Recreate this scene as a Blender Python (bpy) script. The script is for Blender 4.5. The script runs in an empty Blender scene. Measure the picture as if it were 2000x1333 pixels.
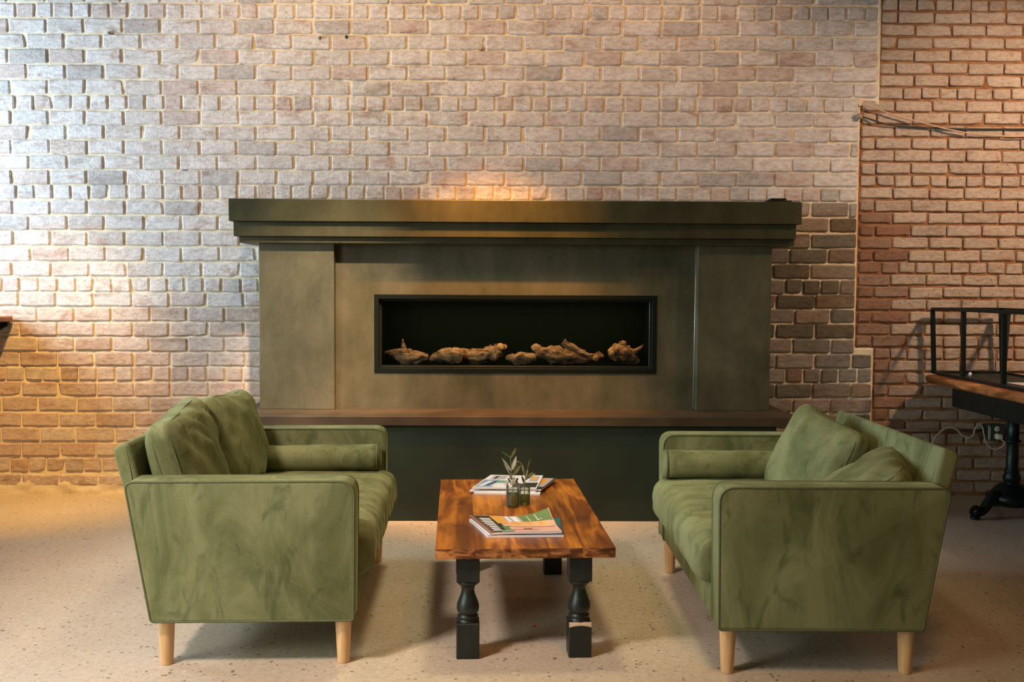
import bpy, bmesh, math, random
from mathutils import Vector, Matrix, noise
random.seed(7)
S = bpy.context.scene
COL = S.collection
PI = math.pi

# ------------------------------------------------------------------ camera
cd = bpy.data.cameras.new('camera'); cam = bpy.data.objects.new('camera', cd); COL.objects.link(cam)
yaw, pitch, roll = map(math.radians, (0.8, 3.0, 0.29))
f = Vector((math.sin(yaw)*math.cos(pitch), math.cos(yaw)*math.cos(pitch), -math.sin(pitch)))
rt = Vector((math.cos(yaw), -math.sin(yaw), 0)); up = rt.cross(f)
rt2 = rt*math.cos(roll)+up*math.sin(roll); up2 = -rt*math.sin(roll)+up*math.cos(roll)
cam.matrix_world = Matrix.Translation((0, 0, 1.25)) @ Matrix((rt2, up2, -f)).transposed().to_4x4()
cd.sensor_width = 36; cd.lens = 36*1944/2000; cd.clip_start = .05
S.camera = cam
# ------------------------------------------------------------------ world, lights, exposure
w = bpy.data.worlds.new('world'); S.world = w; w.use_nodes = True
w.node_tree.nodes['Background'].inputs[0].default_value = (.75, .86, 1, 1)
w.node_tree.nodes['Background'].inputs[1].default_value = 1.0
S.view_settings.view_transform = 'Standard'; S.view_settings.look = 'None'
S.view_settings.exposure = 0.0; S.view_settings.gamma = 1; S.view_settings.use_curve_mapping = False

def light(name, kind, loc, target, power, color, **k):
    l = bpy.data.lights.new(name, kind); o = bpy.data.objects.new(name, l); COL.objects.link(o)
    o.location = loc; l.energy = power; l.color = color
    o.rotation_euler = (Vector(target)-Vector(loc)).to_track_quat('-Z', 'Y').to_euler()
    for a, b in k.items(): setattr(l, a, b)
    return o
WARM = (1, .56, .24)
SOFT = (1, .62, .32)
# daylight in the two street windows of the left wall
LIGHTS = [
 ('window_daylight', 'AREA', (-4.55, 4.70, 1.98), (-2.5, 5.15, 1.7), 195, (.66, .85, 1), dict(shape='RECTANGLE', size=1.5, size_y=1.9)),
 ('window_daylight', 'AREA', (-4.55, .6, 1.9), (-1.6, 2.9, .35), 34, (.88, 1, .9), dict(shape='RECTANGLE', size=2.4, size_y=2.2, spread=math.radians(80))),
 # ceiling spots: mantel, corner by the bar table, wall washers, downlights over the seats, one added fill
 ('ceiling_and_fill_spot', 'SPOT', (-.02, 4.85, 2.85), (-.05, 5.5, 1.44), 510, (1, .40, .07), dict(spot_size=1.02, spot_blend=1, shadow_soft_size=.03)),
 ('ceiling_and_fill_spot', 'SPOT', (-1.9, 4.2, 3.6), (-2.85, 5.9, .1), 790, (1, .56, .15), dict(spot_size=.64, spot_blend=1, shadow_soft_size=.06)),
 ('ceiling_and_fill_spot', 'SPOT', (3.9, 4.1, 3.3), (2.85, 6.0, 1.5), 330, (1, .65, .42), dict(spot_size=1.35, spot_blend=1, shadow_soft_size=.12)),
 ('ceiling_and_fill_spot', 'SPOT', (.7, 4.25, 3.7), (.75, 6.0, 2.75), 105, (1, .56, .28), dict(spot_size=1.4, spot_blend=1, shadow_soft_size=.04)),
 ('ceiling_and_fill_spot', 'SPOT', (.1, 4.2, 3.75), (-.15, 4.6, 0), 250, (1, .85, .52), dict(spot_size=1.3, spot_blend=1, shadow_soft_size=.25)),
 ('ceiling_and_fill_spot', 'SPOT', (.9, 1.6, 3.75), (.7, 2.3, 0), 130, (1, .52, .14), dict(spot_size=1.6, spot_blend=1, shadow_soft_size=.3)),
 ('ceiling_and_fill_spot', 'SPOT', (-.6, 3.7, 3.5), (-1.0, 5.57, .90), 1050, (1, .74, .50), dict(spot_size=.47, spot_blend=1, shadow_soft_size=.05)),
 ('ceiling_and_fill_spot', 'SPOT', (-2.4, 1.2, 3.7), (-1.2, 3.3, .5), 790, (1, .82, .72), dict(spot_size=1.0, spot_blend=1, shadow_soft_size=.3)),  # added fill spot, brightens the left sofa's near arm in place of daylight
 ('ceiling_and_fill_spot', 'SPOT', (-1.0, 4.25, 3.7), (-1.0, 6.0, 2.7), 135, (1, .62, .30), dict(spot_size=1.4, spot_blend=1, shadow_soft_size=.04)),
]
LIGHTS.append(('firebox_accent_light', 'AREA', (.1, 5.70, 1.168), (.1, 5.74, .8), 3.2, (1, .55, .22), dict(shape='RECTANGLE', size=1.4, size_y=.03)))
for n_, k_, a_, b_, p_, c_, d_ in LIGHTS: light(n_, k_, a_, b_, p_, c_, **d_)

# ------------------------------------------------------------------ materials
def new_mat(name):
    m = bpy.data.materials.new(name); m.use_nodes = True
    nt = m.node_tree; return m, nt, nt.nodes['Principled BSDF']
def N(nt, t, **k):
    n = nt.nodes.new(t)
    for a, b in k.items():
        if a.startswith('i_'): n.inputs[a[2:].replace('_', ' ')].default_value = b
        else: setattr(n, a, b)
    return n
def ramp(nt, src, stops):
    r = nt.nodes.new('ShaderNodeValToRGB'); e = r.color_ramp.elements
    while len(e) < len(stops): e.new(.5)
    for el, (p, c) in zip(e, stops):
        el.position = p; el.color = (*c, 1) if len(c) == 3 else c
    nt.links.new(src, r.inputs[0]); return r.outputs[0]
def mix(nt, a, b, fac, mode='MIX'):
    m = nt.nodes.new('ShaderNodeMix'); m.data_type = 'RGBA'; m.blend_type = mode
    for sock, v in ((m.inputs[0], fac), (m.inputs[6], a), (m.inputs[7], b)):
        if hasattr(v, 'links'): nt.links.new(v, sock)
        elif isinstance(v, tuple): sock.default_value = (*v, 1)
        else: sock.default_value = v
    return m.outputs[2]
def coords(nt, space='Object', scale=(1, 1, 1), rot=(0, 0, 0)):
    if space == 'World': src = nt.nodes.new('ShaderNodeNewGeometry').outputs['Position']
    else: src = nt.nodes.new('ShaderNodeTexCoord').outputs[space]
    mp = N(nt, 'ShaderNodeMapping'); mp.inputs['Scale'].default_value = scale; mp.inputs['Rotation'].default_value = rot
    nt.links.new(src, mp.inputs[0]); return mp.outputs[0]
def tex(nt, vec, scale, detail=3, rough=.5, dist=0):
    n = N(nt, 'ShaderNodeTexNoise', i_Scale=scale, i_Detail=detail, i_Roughness=rough, i_Distortion=dist)
    nt.links.new(vec, n.inputs['Vector']); return n.outputs['Fac']
def bump(nt, p, h, strength, dist=.01):
    b = N(nt, 'ShaderNodeBump', i_Strength=strength, i_Distance=dist)
    nt.links.new(h, b.inputs['Height']); nt.links.new(b.outputs[0], p.inputs['Normal'])
def plain(name, color, rough=.5, metal=0, spec=.5, var=0, vscale=20, bmp=0, bscale=80):
    m, nt, p = new_mat(name)
    p.inputs['Roughness'].default_value = rough; p.inputs['Metallic'].default_value = metal
    p.inputs['Specular IOR Level'].default_value = spec
    v = coords(nt)
    if var:
        n = tex(nt, v, vscale)
        c = ramp(nt, n, [(.3, tuple(x*(1-var) for x in color)), (.7, tuple(min(1, x*(1+var)) for x in color))])
        nt.links.new(c, p.inputs['Base Color'])
    else: p.inputs['Base Color'].default_value = (*color, 1)
    if bmp: bump(nt, p, tex(nt, v, bscale), bmp, .004)
    return m

def brick_material():
    m, nt, p = new_mat('painted_brick')
    col = N(nt, 'ShaderNodeVertexColor', layer_name='Col').outputs
    v = coords(nt, 'World'); vs = coords(nt, 'World', (1, 1, 2.2))
    paint = N(nt, 'ShaderNodeSeparateColor'); 
    att = N(nt, 'ShaderNodeAttribute', attribute_name='paint').outputs['Fac']
    # worn patches where the red clay shows through the whitewash
    worn = ramp(nt, tex(nt, vs, 7, 6, .62, .6), [(.53, (0, 0, 0)), (.72, (.85, .85, .85))])
    wf = N(nt, 'ShaderNodeMath', operation='MULTIPLY'); nt.links.new(worn, wf.inputs[0]); nt.links.new(att, wf.inputs[1])
    c = mix(nt, col[0], (.46, .29, .23), wf.outputs[0])
    mott = ramp(nt, tex(nt, vs, 26, 5, .65), [(.3, (.74, .72, .70)), (.62, (1.07, 1.06, 1.05))])
    stain = ramp(nt, tex(nt, coords(nt, 'World', (1, 1, 3.2)), 3.3, 7, .72, .5), [(.30, (.66, .60, .55)), (.47, (1, 1, 1))])
    c = mix(nt, c, stain, 1.0, 'MULTIPLY')
    c = mix(nt, c, mott, 1.0, 'MULTIPLY')
    spots = ramp(nt, tex(nt, v, 95, 2, .5), [(.29, (.30, .24, .2)), (.35, (1, 1, 1))])
    c = mix(nt, c, spots, .75, 'MULTIPLY')
    nt.links.new(c, p.inputs['Base Color']); p.inputs['Roughness'].default_value = .75
    p.inputs['Specular IOR Level'].default_value = .25
    h = N(nt, 'ShaderNodeMath', operation='ADD')
    nt.links.new(tex(nt, v, 60, 6, .6), h.inputs[0]); nt.links.new(tex(nt, vs, 14, 3), h.inputs[1])
    bump(nt, p, h.outputs[0], .42, .009)
    return m
BRICK = brick_material()
def mortar_material(name, c1, c2):
    m, nt, p = new_mat(name)
    v = coords(nt, 'World')
    c = ramp(nt, tex(nt, v, 9, 6, .65), [(.35, c1), (.65, c2)])
    sp = ramp(nt, tex(nt, v, 110, 2), [(.27, (.45, .35, .28)), (.34, (1, 1, 1))])
    c = mix(nt, c, sp, .8, 'MULTIPLY')
    nt.links.new(c, p.inputs['Base Color']); p.inputs['Roughness'].default_value = .9
    p.inputs['Specular IOR Level'].default_value = .1
    bump(nt, p, tex(nt, v, 130, 5, .7), .7, .006)
    return m
MORTAR = mortar_material('cream_mortar', (.76, .63, .43), (.88, .78, .60))
MORTAR2 = mortar_material('tan_mortar', (.26, .11, .045), (.42, .23, .11))

def floor_material():
    m, nt, p = new_mat('polished_concrete')
    v = coords(nt, 'World')
    base = ramp(nt, tex(nt, v, 1.3, 5, .6), [(.3, (.50, .42, .33)), (.7, (.61, .525, .42))])
    fine = ramp(nt, tex(nt, v, 45, 4, .6), [(.3, (.86, .85, .84)), (.7, (1.08, 1.07, 1.05))])
    c = mix(nt, base, fine, 1.0, 'MULTIPLY')
    for sc, th, colr in ((34, .20, (.10, .075, .055)), (85, .26, (.20, .15, .11)), (24, .10, (.75, .70, .62))):
        vo = N(nt, 'ShaderNodeTexVoronoi', i_Scale=sc, i_Randomness=1.0); nt.links.new(v, vo.inputs['Vector'])
        sel = tex(nt, v, sc*.6, 1)
        d = N(nt, 'ShaderNodeMath', operation='MULTIPLY'); nt.links.new(vo.outputs['Distance'], d.inputs[0])
        sr = ramp(nt, sel, [(.46, (3, 3, 3, 1)), (.60, (1, 1, 1, 1))]); nt.links.new(sr, d.inputs[1])
        mk = ramp(nt, d.outputs[0], [(th, (1, 1, 1)), (th+.06, (0, 0, 0))])
        mk2 = N(nt, 'ShaderNodeMath', operation='MULTIPLY'); nt.links.new(mk, mk2.inputs[0]); mk2.inputs[1].default_value = .72
        c = mix(nt, c, colr, mk2.outputs[0])
    nt.links.new(c, p.inputs['Base Color'])
    r = ramp(nt, tex(nt, v, 3, 4), [(.3, (.26, .26, .26)), (.7, (.38, .38, .38))]); nt.links.new(r, p.inputs['Roughness'])
    p.inputs['Specular IOR Level'].default_value = .45
    bump(nt, p, tex(nt, v, 160, 2), .06, .002)
    return m
FLOOR = floor_material()

def velvet(name, dark, lightc, rub):
    m, nt, p = new_mat(name)
    v = coords(nt); vv = coords(nt, 'Object', (1, 1, .45))
    big = ramp(nt, tex(nt, vv, 5.0, 4, .62, .9), [(.38, dark), (.60, lightc)])
    rubm = ramp(nt, tex(nt, coords(nt, 'Object', (1.6, 1.6, .7), (.3, .5, .2)), 7.5, 3, .5, 1.6), [(.57, (0, 0, 0)), (.70, (1, 1, 1))])
    k = N(nt, 'ShaderNodeMath', operation='MULTIPLY'); nt.links.new(rubm, k.inputs[0]); k.inputs[1].default_value = .55
    c = mix(nt, big, rub, k.outputs[0])
    fine = ramp(nt, tex(nt, v, 240, 2), [(.3, (.88, .88, .88)), (.7, (1.1, 1.1, 1.1))])
    c = mix(nt, c, fine, 1.0, 'MULTIPLY')
    nt.links.new(c, p.inputs['Base Color'])
    p.inputs['Roughness'].default_value = .85; p.inputs['Specular IOR Level'].default_value = .15
    p.inputs['Sheen Weight'].default_value = .22; p.inputs['Sheen Roughness'].default_value = .35
    p.inputs['Sheen Tint'].default_value = (.6, .65, .30, 1)
    h = N(nt, 'ShaderNodeMath', operation='ADD'); nt.links.new(tex(nt, v, 9, 4, .6, .4), h.inputs[0])
    h2 = N(nt, 'ShaderNodeMath', operation='MULTIPLY'); nt.links.new(tex(nt, v, 300, 2), h2.inputs[0]); h2.inputs[1].default_value = .06
    nt.links.new(h2.outputs[0], h.inputs[1]); bump(nt, p, h.outputs[0], .30, .012)
    return m
VELVET = velvet('green_velvet', (.118, .130, .054), (.215, .222, .108), (.062, .084, .034))
PIPING = plain('velvet_piping', (.095, .108, .042), .7, var=.15, vscale=60)

def birch():
    m, nt, p = new_mat('birch_wood')
    g = tex(nt, coords(nt, 'Object', (30, 30, 2.2)), 2.5, 4)
    nt.links.new(ramp(nt, g, [(.3, (.62, .36, .16)), (.7, (.78, .50, .25))]), p.inputs['Base Color'])
    p.inputs['Roughness'].default_value = .42; return m
BIRCH = birch()

def stained_wood(name, dark, mid, lightc, axis='Y'):
    m, nt, p = new_mat(name)
    sc = {'Y': (5, .8, 5), 'X': (7, 5, 16)}[axis]
    info = N(nt, 'ShaderNodeObjectInfo'); v = coords(nt, 'Object', sc)
    add = N(nt, 'ShaderNodeVectorMath', operation='ADD'); nt.links.new(v, add.inputs[0])
    cmb = N(nt, 'ShaderNodeCombineXYZ'); mm = N(nt, 'ShaderNodeMath', operation='MULTIPLY'); mm.inputs[1].default_value = 31
    nt.links.new(info.outputs['Random'], mm.inputs[0]); nt.links.new(mm.outputs[0], cmb.inputs[0]); nt.links.new(cmb.outputs[0], add.inputs[1])
    v = add.outputs[0]
    warp = tex(nt, v, 1.5, 3, .5, .6)
    rings = N(nt, 'ShaderNodeMath', operation='MULTIPLY'); nt.links.new(warp, rings.inputs[0]); rings.inputs[1].default_value = 26
    sn = N(nt, 'ShaderNodeMath', operation='SINE'); nt.links.new(rings.outputs[0], sn.inputs[0])
    a = N(nt, 'ShaderNodeMath', operation='MULTIPLY_ADD'); nt.links.new(sn.outputs[0], a.inputs[0]); a.inputs[1].default_value = .22; 
    nt.links.new(tex(nt, v, 2.6, 5, .6, .5), a.inputs[2])
    c = ramp(nt, a.outputs[0], [(.22, dark), (.5, mid), (.78, lightc)])
    st = {'Y': (1, .06, 1), 'X': (.06, 1, 1)}[axis]
    kv = N(nt, 'ShaderNodeTexVoronoi', i_Scale=3.1, i_Randomness=1.0); nt.links.new(coords(nt, 'World', (1.0, .62, 1)), kv.inputs['Vector'])
    knot = ramp(nt, kv.outputs['Distance'], [(.04, (.16, .10, .07)), (.085, (.55, .42, .33)), (.15, (1, 1, 1))])
    blot = ramp(nt, tex(nt, coords(nt, 'World', (1, .5, 1)), 5.5, 4, .6, .8), [(.33, (.42, .36, .32)), (.60, (1.15, 1.12, 1.05))])
    c = mix(nt, c, knot, 1.0, 'MULTIPLY'); c = mix(nt, c, blot, 1.0, 'MULTIPLY')
    streak = ramp(nt, tex(nt, coords(nt, 'Object', st), 90, 3), [(.3, (.72, .70, .68)), (.7, (1.12, 1.1, 1.08))])
    c = mix(nt, c, streak, 1.0, 'MULTIPLY')
    nt.links.new(c, p.inputs['Base Color']); p.inputs['Roughness'].default_value = .38
    p.inputs['Coat Weight'].default_value = .08; p.inputs['Coat Roughness'].default_value = .25
    bump(nt, p, a.outputs[0], .12, .004)
    return m
TABLEWOOD = stained_wood('stained_pine', (.14, .034, .003), (.32, .095, .007), (.50, .185, .018))
EDGEWOOD = stained_wood('end_grain_pine', (.10, .032, .008), (.23, .080, .020), (.50, .21, .07), 'X')
BLACKPAINT = plain('black_leg_paint', (.007, .011, .008), .42, var=.4, vscale=14, bmp=.2, bscale=50)
BAREWOOD = plain('bare_wood', (.50, .36, .25), .6, var=.2)

def steel(name='patinated_steel', k=1.0):
    m, nt, p = new_mat(name)
    v = coords(nt, 'World', (1, 1, .8))
    c = ramp(nt, tex(nt, v, 2.6, 6, .62, .5), [(.28, (.066, .066, .042)), (.5, (.108, .100, .066)), (.72, (.155, .138, .098))])
    f2 = ramp(nt, tex(nt, coords(nt, 'World', (1, 1, .3)), 11, 5, .6), [(.3, (.82, .84, .82)), (.7, (1.12, 1.1, 1.08))])
    c = mix(nt, c, f2, 1.0, 'MULTIPLY')
    gr = ramp(nt, tex(nt, v, 190, 2), [(.3, (.9, .9, .9)), (.7, (1.08, 1.08, 1.08))])
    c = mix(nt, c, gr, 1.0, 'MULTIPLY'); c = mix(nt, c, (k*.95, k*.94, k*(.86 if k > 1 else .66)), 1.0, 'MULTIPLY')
    nt.links.new(c, p.inputs['Base Color']); p.inputs['Metallic'].default_value = .35
    r = ramp(nt, tex(nt, v, 6, 4), [(.3, (.40, .40, .40)), (.7, (.54, .54, .54))]); nt.links.new(r, p.inputs['Roughness'])
    p.inputs['Specular IOR Level'].default_value = .4
    bump(nt, p, tex(nt, v, 14, 4), .06, .006)
    return m
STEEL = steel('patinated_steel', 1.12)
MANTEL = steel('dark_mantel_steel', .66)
DARKSTEEL = plain('dark_painted_steel', (.014, .024, .014), .5, .2, var=.35, vscale=3)
BENCHTOP = plain('hearth_steel_top', (.085, .058, .036), .42, .35, var=.3, vscale=5)
FRAME = plain('black_frame_metal', (.004, .007, .005), .5, 0, .15)
LINER = plain('firebox_liner', (.002, .008, .004), .8, 0, .1)
SEAM = plain('bright_seam_metal', (.35, .32, .27), .4, .5)
CAST = plain('cast_iron', (.008, .015, .013), .42, .5, var=.4, vscale=30, bmp=.3, bscale=60)
BLACKMETAL = plain('black_rack_metal', (.006, .012, .010), .4, .3)
LOGMAT = None
def log_material():
    m, nt, p = new_mat('driftwood')
    v = coords(nt, 'Object', (1, 4.5, 4.5))
    c = ramp(nt, tex(nt, v, 11, 6, .65, .8), [(.38, (.07, .04, .02)), (.50, (.46, .30, .17)), (.7, (.80, .60, .38))])
    nt.links.new(c, p.inputs['Base Color']); p.inputs['Roughness'].default_value = .9
    bump(nt, p, tex(nt, v, 20, 5, .7), 1.0, .01)
    return m
LOGMAT = log_material()
CUTWOOD = plain('cut_wood_end', (.75, .48, .20), .7, var=.2, vscale=40)
WHITE = plain('white_plastic', (.75, .73, .68), .4)
CORD = plain('beige_cord', (.55, .47, .37), .5)
BEIGEWIRE = plain('beige_wire', (.60, .42, .27), .5)
BLACKWIRE = plain('black_wire', (.03, .03, .025), .5)
CONDUIT = plain('painted_conduit', (.26, .20, .15), .5, .1, var=.3, vscale=9)
BOXGREY = plain('outlet_box_metal', (.055, .075, .06), .45, .4, var=.2)
PAPER = plain('magazine_paper', (.74, .70, .68), .5, var=.06, vscale=200)
def cmat(name, c, r=.3): return plain(name, c, r)
PR = {k: cmat('print_'+k, c) for k, c in dict(white=(.80, .80, .84), orange=(.80, .36, .07), green=(.13, .21, .07), teal=(.02, .16, .17),
      brown=(.16, .07, .04), blue=(.24, .36, .52), navy=(.04, .06, .10), pink=(.72, .42, .34), grey=(.42, .42, .46), red=(.60, .05, .03),
      mint=(.18, .40, .32), black=(.02, .025, .022), yellow=(.62, .40, .08), skin=(.78, .46, .24)).items()}
LEAFL = plain('leaf_pale', (.42, .43, .30), .55, var=.2, vscale=50)
LEAFB = plain('leaf_olive', (.22, .20, .08), .5, var=.25, vscale=50)
LEAFG = plain('leaf_green', (.07, .12, .03), .5, var=.25, vscale=50)
STEM = plain('sprig_stem', (.30, .30, .17), .6)
def glass(name, tint, ior=1.45, refl=1.0, milk=0):
    m = bpy.data.materials.new(name); m.use_nodes = True; nt = m.node_tree; nt.nodes.clear()
    o = N(nt, 'ShaderNodeOutputMaterial'); t = N(nt, 'ShaderNodeBsdfTransparent'); t.inputs[0].default_value = (*tint, 1)
    g = N(nt, 'ShaderNodeBsdfGlossy'); g.inputs['Roughness'].default_value = .02; g.inputs[0].default_value = (refl, refl, refl, 1)
    fr = N(nt, 'ShaderNodeFresnel'); fr.inputs[0].default_value = ior
    mx = N(nt, 'ShaderNodeMixShader'); nt.links.new(fr.outputs[0], mx.inputs[0]); nt.links.new(t.outputs[0], mx.inputs[1])
    nt.links.new(g.outputs[0], mx.inputs[2]); nt.links.new(mx.outputs[0], o.inputs[0])
    if milk:
        d = N(nt, 'ShaderNodeBsdfDiffuse'); d.inputs[0].default_value = (.75, .75, .68, 1); m2 = N(nt, 'ShaderNodeMixShader'); m2.inputs[0].default_value = milk
        nt.links.new(mx.outputs[0], m2.inputs[1]); nt.links.new(d.outputs[0], m2.inputs[2]); nt.links.new(m2.outputs[0], o.inputs[0])
    return m
PANE = glass('firebox_glass', (.94, .96, .94), 1.45, .25)
BOTTLE = glass('bottle_glass', (.86, .88, .78), 1.55, 1.0, .05)
WATER = glass('green_water', (.46, .60, .14), 1.33, 1.0, .04)
WINGLASS = glass('window_glass', (.95, .97, 1))
PLASTER = plain('warm_plaster', (.32, .25, .18), .8, var=.08, vscale=2)
CEILW = plain('ceiling_boards', (.20, .15, .11), .7, var=.2, vscale=2)

# ------------------------------------------------------------------ mesh helpers
def link(name, me, parent=None):
    o = bpy.data.objects.new(name, me); COL.objects.link(o)
    if parent: o.parent = parent
    return o
def obj(name, verts, faces, mats, parent=None, smooth=False, midx=None):
    me = bpy.data.meshes.new(name); me.from_pydata([tuple(v) for v in verts], [], faces)
    for m in (mats if isinstance(mats, (list, tuple)) else [mats]): me.materials.append(m)
    if midx: me.polygons.foreach_set('material_index', midx)
    if smooth: me.polygons.foreach_set('use_smooth', [True]*len(me.polygons))
    me.update(); return link(name, me, parent)
def obm(name, bm, mats, parent=None, smooth=False):
    me = bpy.data.meshes.new(name); bm.normal_update(); bm.to_mesh(me); bm.free()
    for m in (mats if isinstance(mats, (list, tuple)) else [mats]): me.materials.append(m)
    if smooth: me.polygons.foreach_set('use_smooth', [True]*len(me.polygons))
    return link(name, me, parent)
def thing(name, label, cat, loc=(0, 0, 0), rz=0, group=None):
    o = bpy.data.objects.new(name, None); COL.objects.link(o); o.empty_display_size = .1
    o.location = loc; o.rotation_euler = (0, 0, rz); tag(o, label, cat, group); return o
def tag(o, label=None, cat=None, group=None, kind=None):
    if label: o['label'] = label
    if cat: o['category'] = cat
    if group: o['group'] = group
    if kind: o['kind'] = kind
    return o
def bm_box(bm, x0, x1, y0, y1, z0, z1, bev=0, seg=2, mat=0):
    r = bmesh.ops.create_cube(bm, size=1)
    vs = r['verts']
    for v in vs: v.co = Vector(((x0+x1)/2+v.co.x*(x1-x0), (y0+y1)/2+v.co.y*(y1-y0), (z0+z1)/2+v.co.z*(z1-z0)))
    fs = {fc for v in vs for fc in v.link_faces}
    for fc in fs: fc.material_index = mat
    if bev:
        es = list({e for v in vs for e in v.link_edges})
        bmesh.ops.bevel(bm, geom=es, offset=bev, segments=seg, profile=.5, affect='EDGES')
def box(name, x0, x1, y0, y1, z0, z1, mat, parent=None, bev=0, seg=2, smooth=False):
    bm = bmesh.new(); bm_box(bm, x0, x1, y0, y1, z0, z1, bev, seg)
    return obm(name, bm, mat, parent, smooth)
def lathe_data(prof, n=24, c=(0, 0, 0), rmod=None):
    V = []; F = []
    for r, z in prof:
        for i in range(n):
            a = 2*PI*i/n; rr = r*(rmod(a, z) if rmod else 1)
            V.append((c[0]+rr*math.cos(a), c[1]+rr*math.sin(a), c[2]+z))
    for j in range(len(prof)-1):
        for i in range(n):
            F.append((j*n+i, j*n+(i+1) % n, (j+1)*n+(i+1) % n, (j+1)*n+i))
    F.append(tuple(range(n-1, -1, -1))); F.append(tuple(range((len(prof)-1)*n, len(prof)*n)))
    return V, F
def lathe(name, prof, mat, parent=None, n=24, c=(0, 0, 0), rmod=None, smooth=True):
    V, F = lathe_data(prof, n, c, rmod); return obj(name, V, F, mat, parent, smooth)
def catmull(P, sub=6, closed=False):
    P = [Vector(p) for p in P]; out = []; n = len(P)
    rng = range(n) if closed else range(n-1)
    for i in rng:
        g = lambda k: P[k % n] if closed else P[max(0, min(n-1, k))]
        p0, p1, p2, p3 = g(i-1), g(i), g(i+1), g(i+2)
        for s in range(sub):
            t = s/sub
            out.append(.5*((2*p1)+(-p0+p2)*t+(2*p0-5*p1+4*p2-p3)*t*t+(-p0+3*p1-3*p2+p3)*t*t*t))
    if not closed: out.append(P[-1])
    return out
def tube_data(P, r, n=8, closed=False):
    P = [Vector(p) for p in P]; V = []; F = []; m = len(P)
    up = None
    for i, p in enumerate(P):
        if closed: t = (P[(i+1) % m]-P[i-1])
        else: t = P[min(i+1, m-1)]-P[max(i-1, 0)]
        t = t.normalized() if t.length > 1e-9 else Vector((0, 0, 1))
        if up is None: up = Vector((0, 0, 1)) if abs(t.z) < .9 else Vector((1, 0, 0))
        a = t.cross(up).normalized(); b = a.cross(t).normalized(); up = b
        rr = r[i] if isinstance(r, (list, tuple)) else r
        for k in range(n):
            th = 2*PI*k/n; V.append(p+a*math.cos(th)*rr+b*math.sin(th)*rr)
    for i in range(m if closed else m-1):
        j = (i+1) % m
        for k in range(n): F.append((i*n+k, i*n+(k+1) % n, j*n+(k+1) % n, j*n+k))
    if not closed: F.append(tuple(range(n-1, -1, -1))); F.append(tuple(range((m-1)*n, m*n)))
    return V, F
def tube(name, P, r, mat, parent=None, n=8, closed=False):
    V, F = tube_data(P, r, n, closed); return obj(name, V, F, mat, parent, True)
def joined(name, parts, mat, parent=None, smooth=True):
    V = []; F = []
    for v, fc in parts:
        b = len(V); V += list(v); F += [tuple(i+b for i in q) for q in fc]
    return obj(name, V, F, mat, parent, smooth)
def round_poly(P, R, seg=5):
    out = []; n = len(P)
    for i in range(n):
        p = Vector(P[i]); a = Vector(P[i-1])-p; b = Vector(P[(i+1) % n])-p; r = R[i]
        if r <= 0: out.append(p); continue
        r = min(r, a.length*.45, b.length*.45)
        s, e = p+a.normalized()*r, p+b.normalized()*r
        for k in range(seg+1):
            t = k/seg; out.append(s*(1-t)**2+p*2*t*(1-t)+e*t*t)
    return out
def inset_poly(P, d):
    n = len(P); out = []; area = sum(P[i].x*P[(i+1) % n].y-P[(i+1) % n].x*P[i].y for i in range(n))
    s = 1 if area > 0 else -1
    for i in range(n):
        t = (P[(i+1) % n]-P[i-1]).normalized(); nn = Vector((-t.y, t.x))*s
        out.append(P[i]+nn*d)
    return out
def extrude_profile(P, y0, y1, r=.012, seg=3):
    """P: list of 2D (x,z); extruded along y with rounded rims"""
    rings = []
    L = []
    for k in range(seg+1):
        a = PI/2*(1-k/seg); L.append((y0+r*(1-math.sin(a)), r*(1-math.cos(a))))
    L2 = [(y1-(y-y0), d) for y, d in reversed(L)]
    V = []; F = []; n = len(P)
    for y, d in L+L2:
        # d is 0 on the full outline, r at the caps
        Q = inset_poly(P, r-d if False else d) if d > 0 else P
        V += [(q.x, y, q.y) for q in Q]
    m = len(L)+len(L2)
    for j in range(m-1):
        for i in range(n): F.append((j*n+i, (j+1)*n+i, (j+1)*n+(i+1) % n, j*n+(i+1) % n))
    F.append(tuple(range(n))); F.append(tuple(range((m-1)*n+n-1, (m-1)*n-1, -1)))
    return V, F
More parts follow.
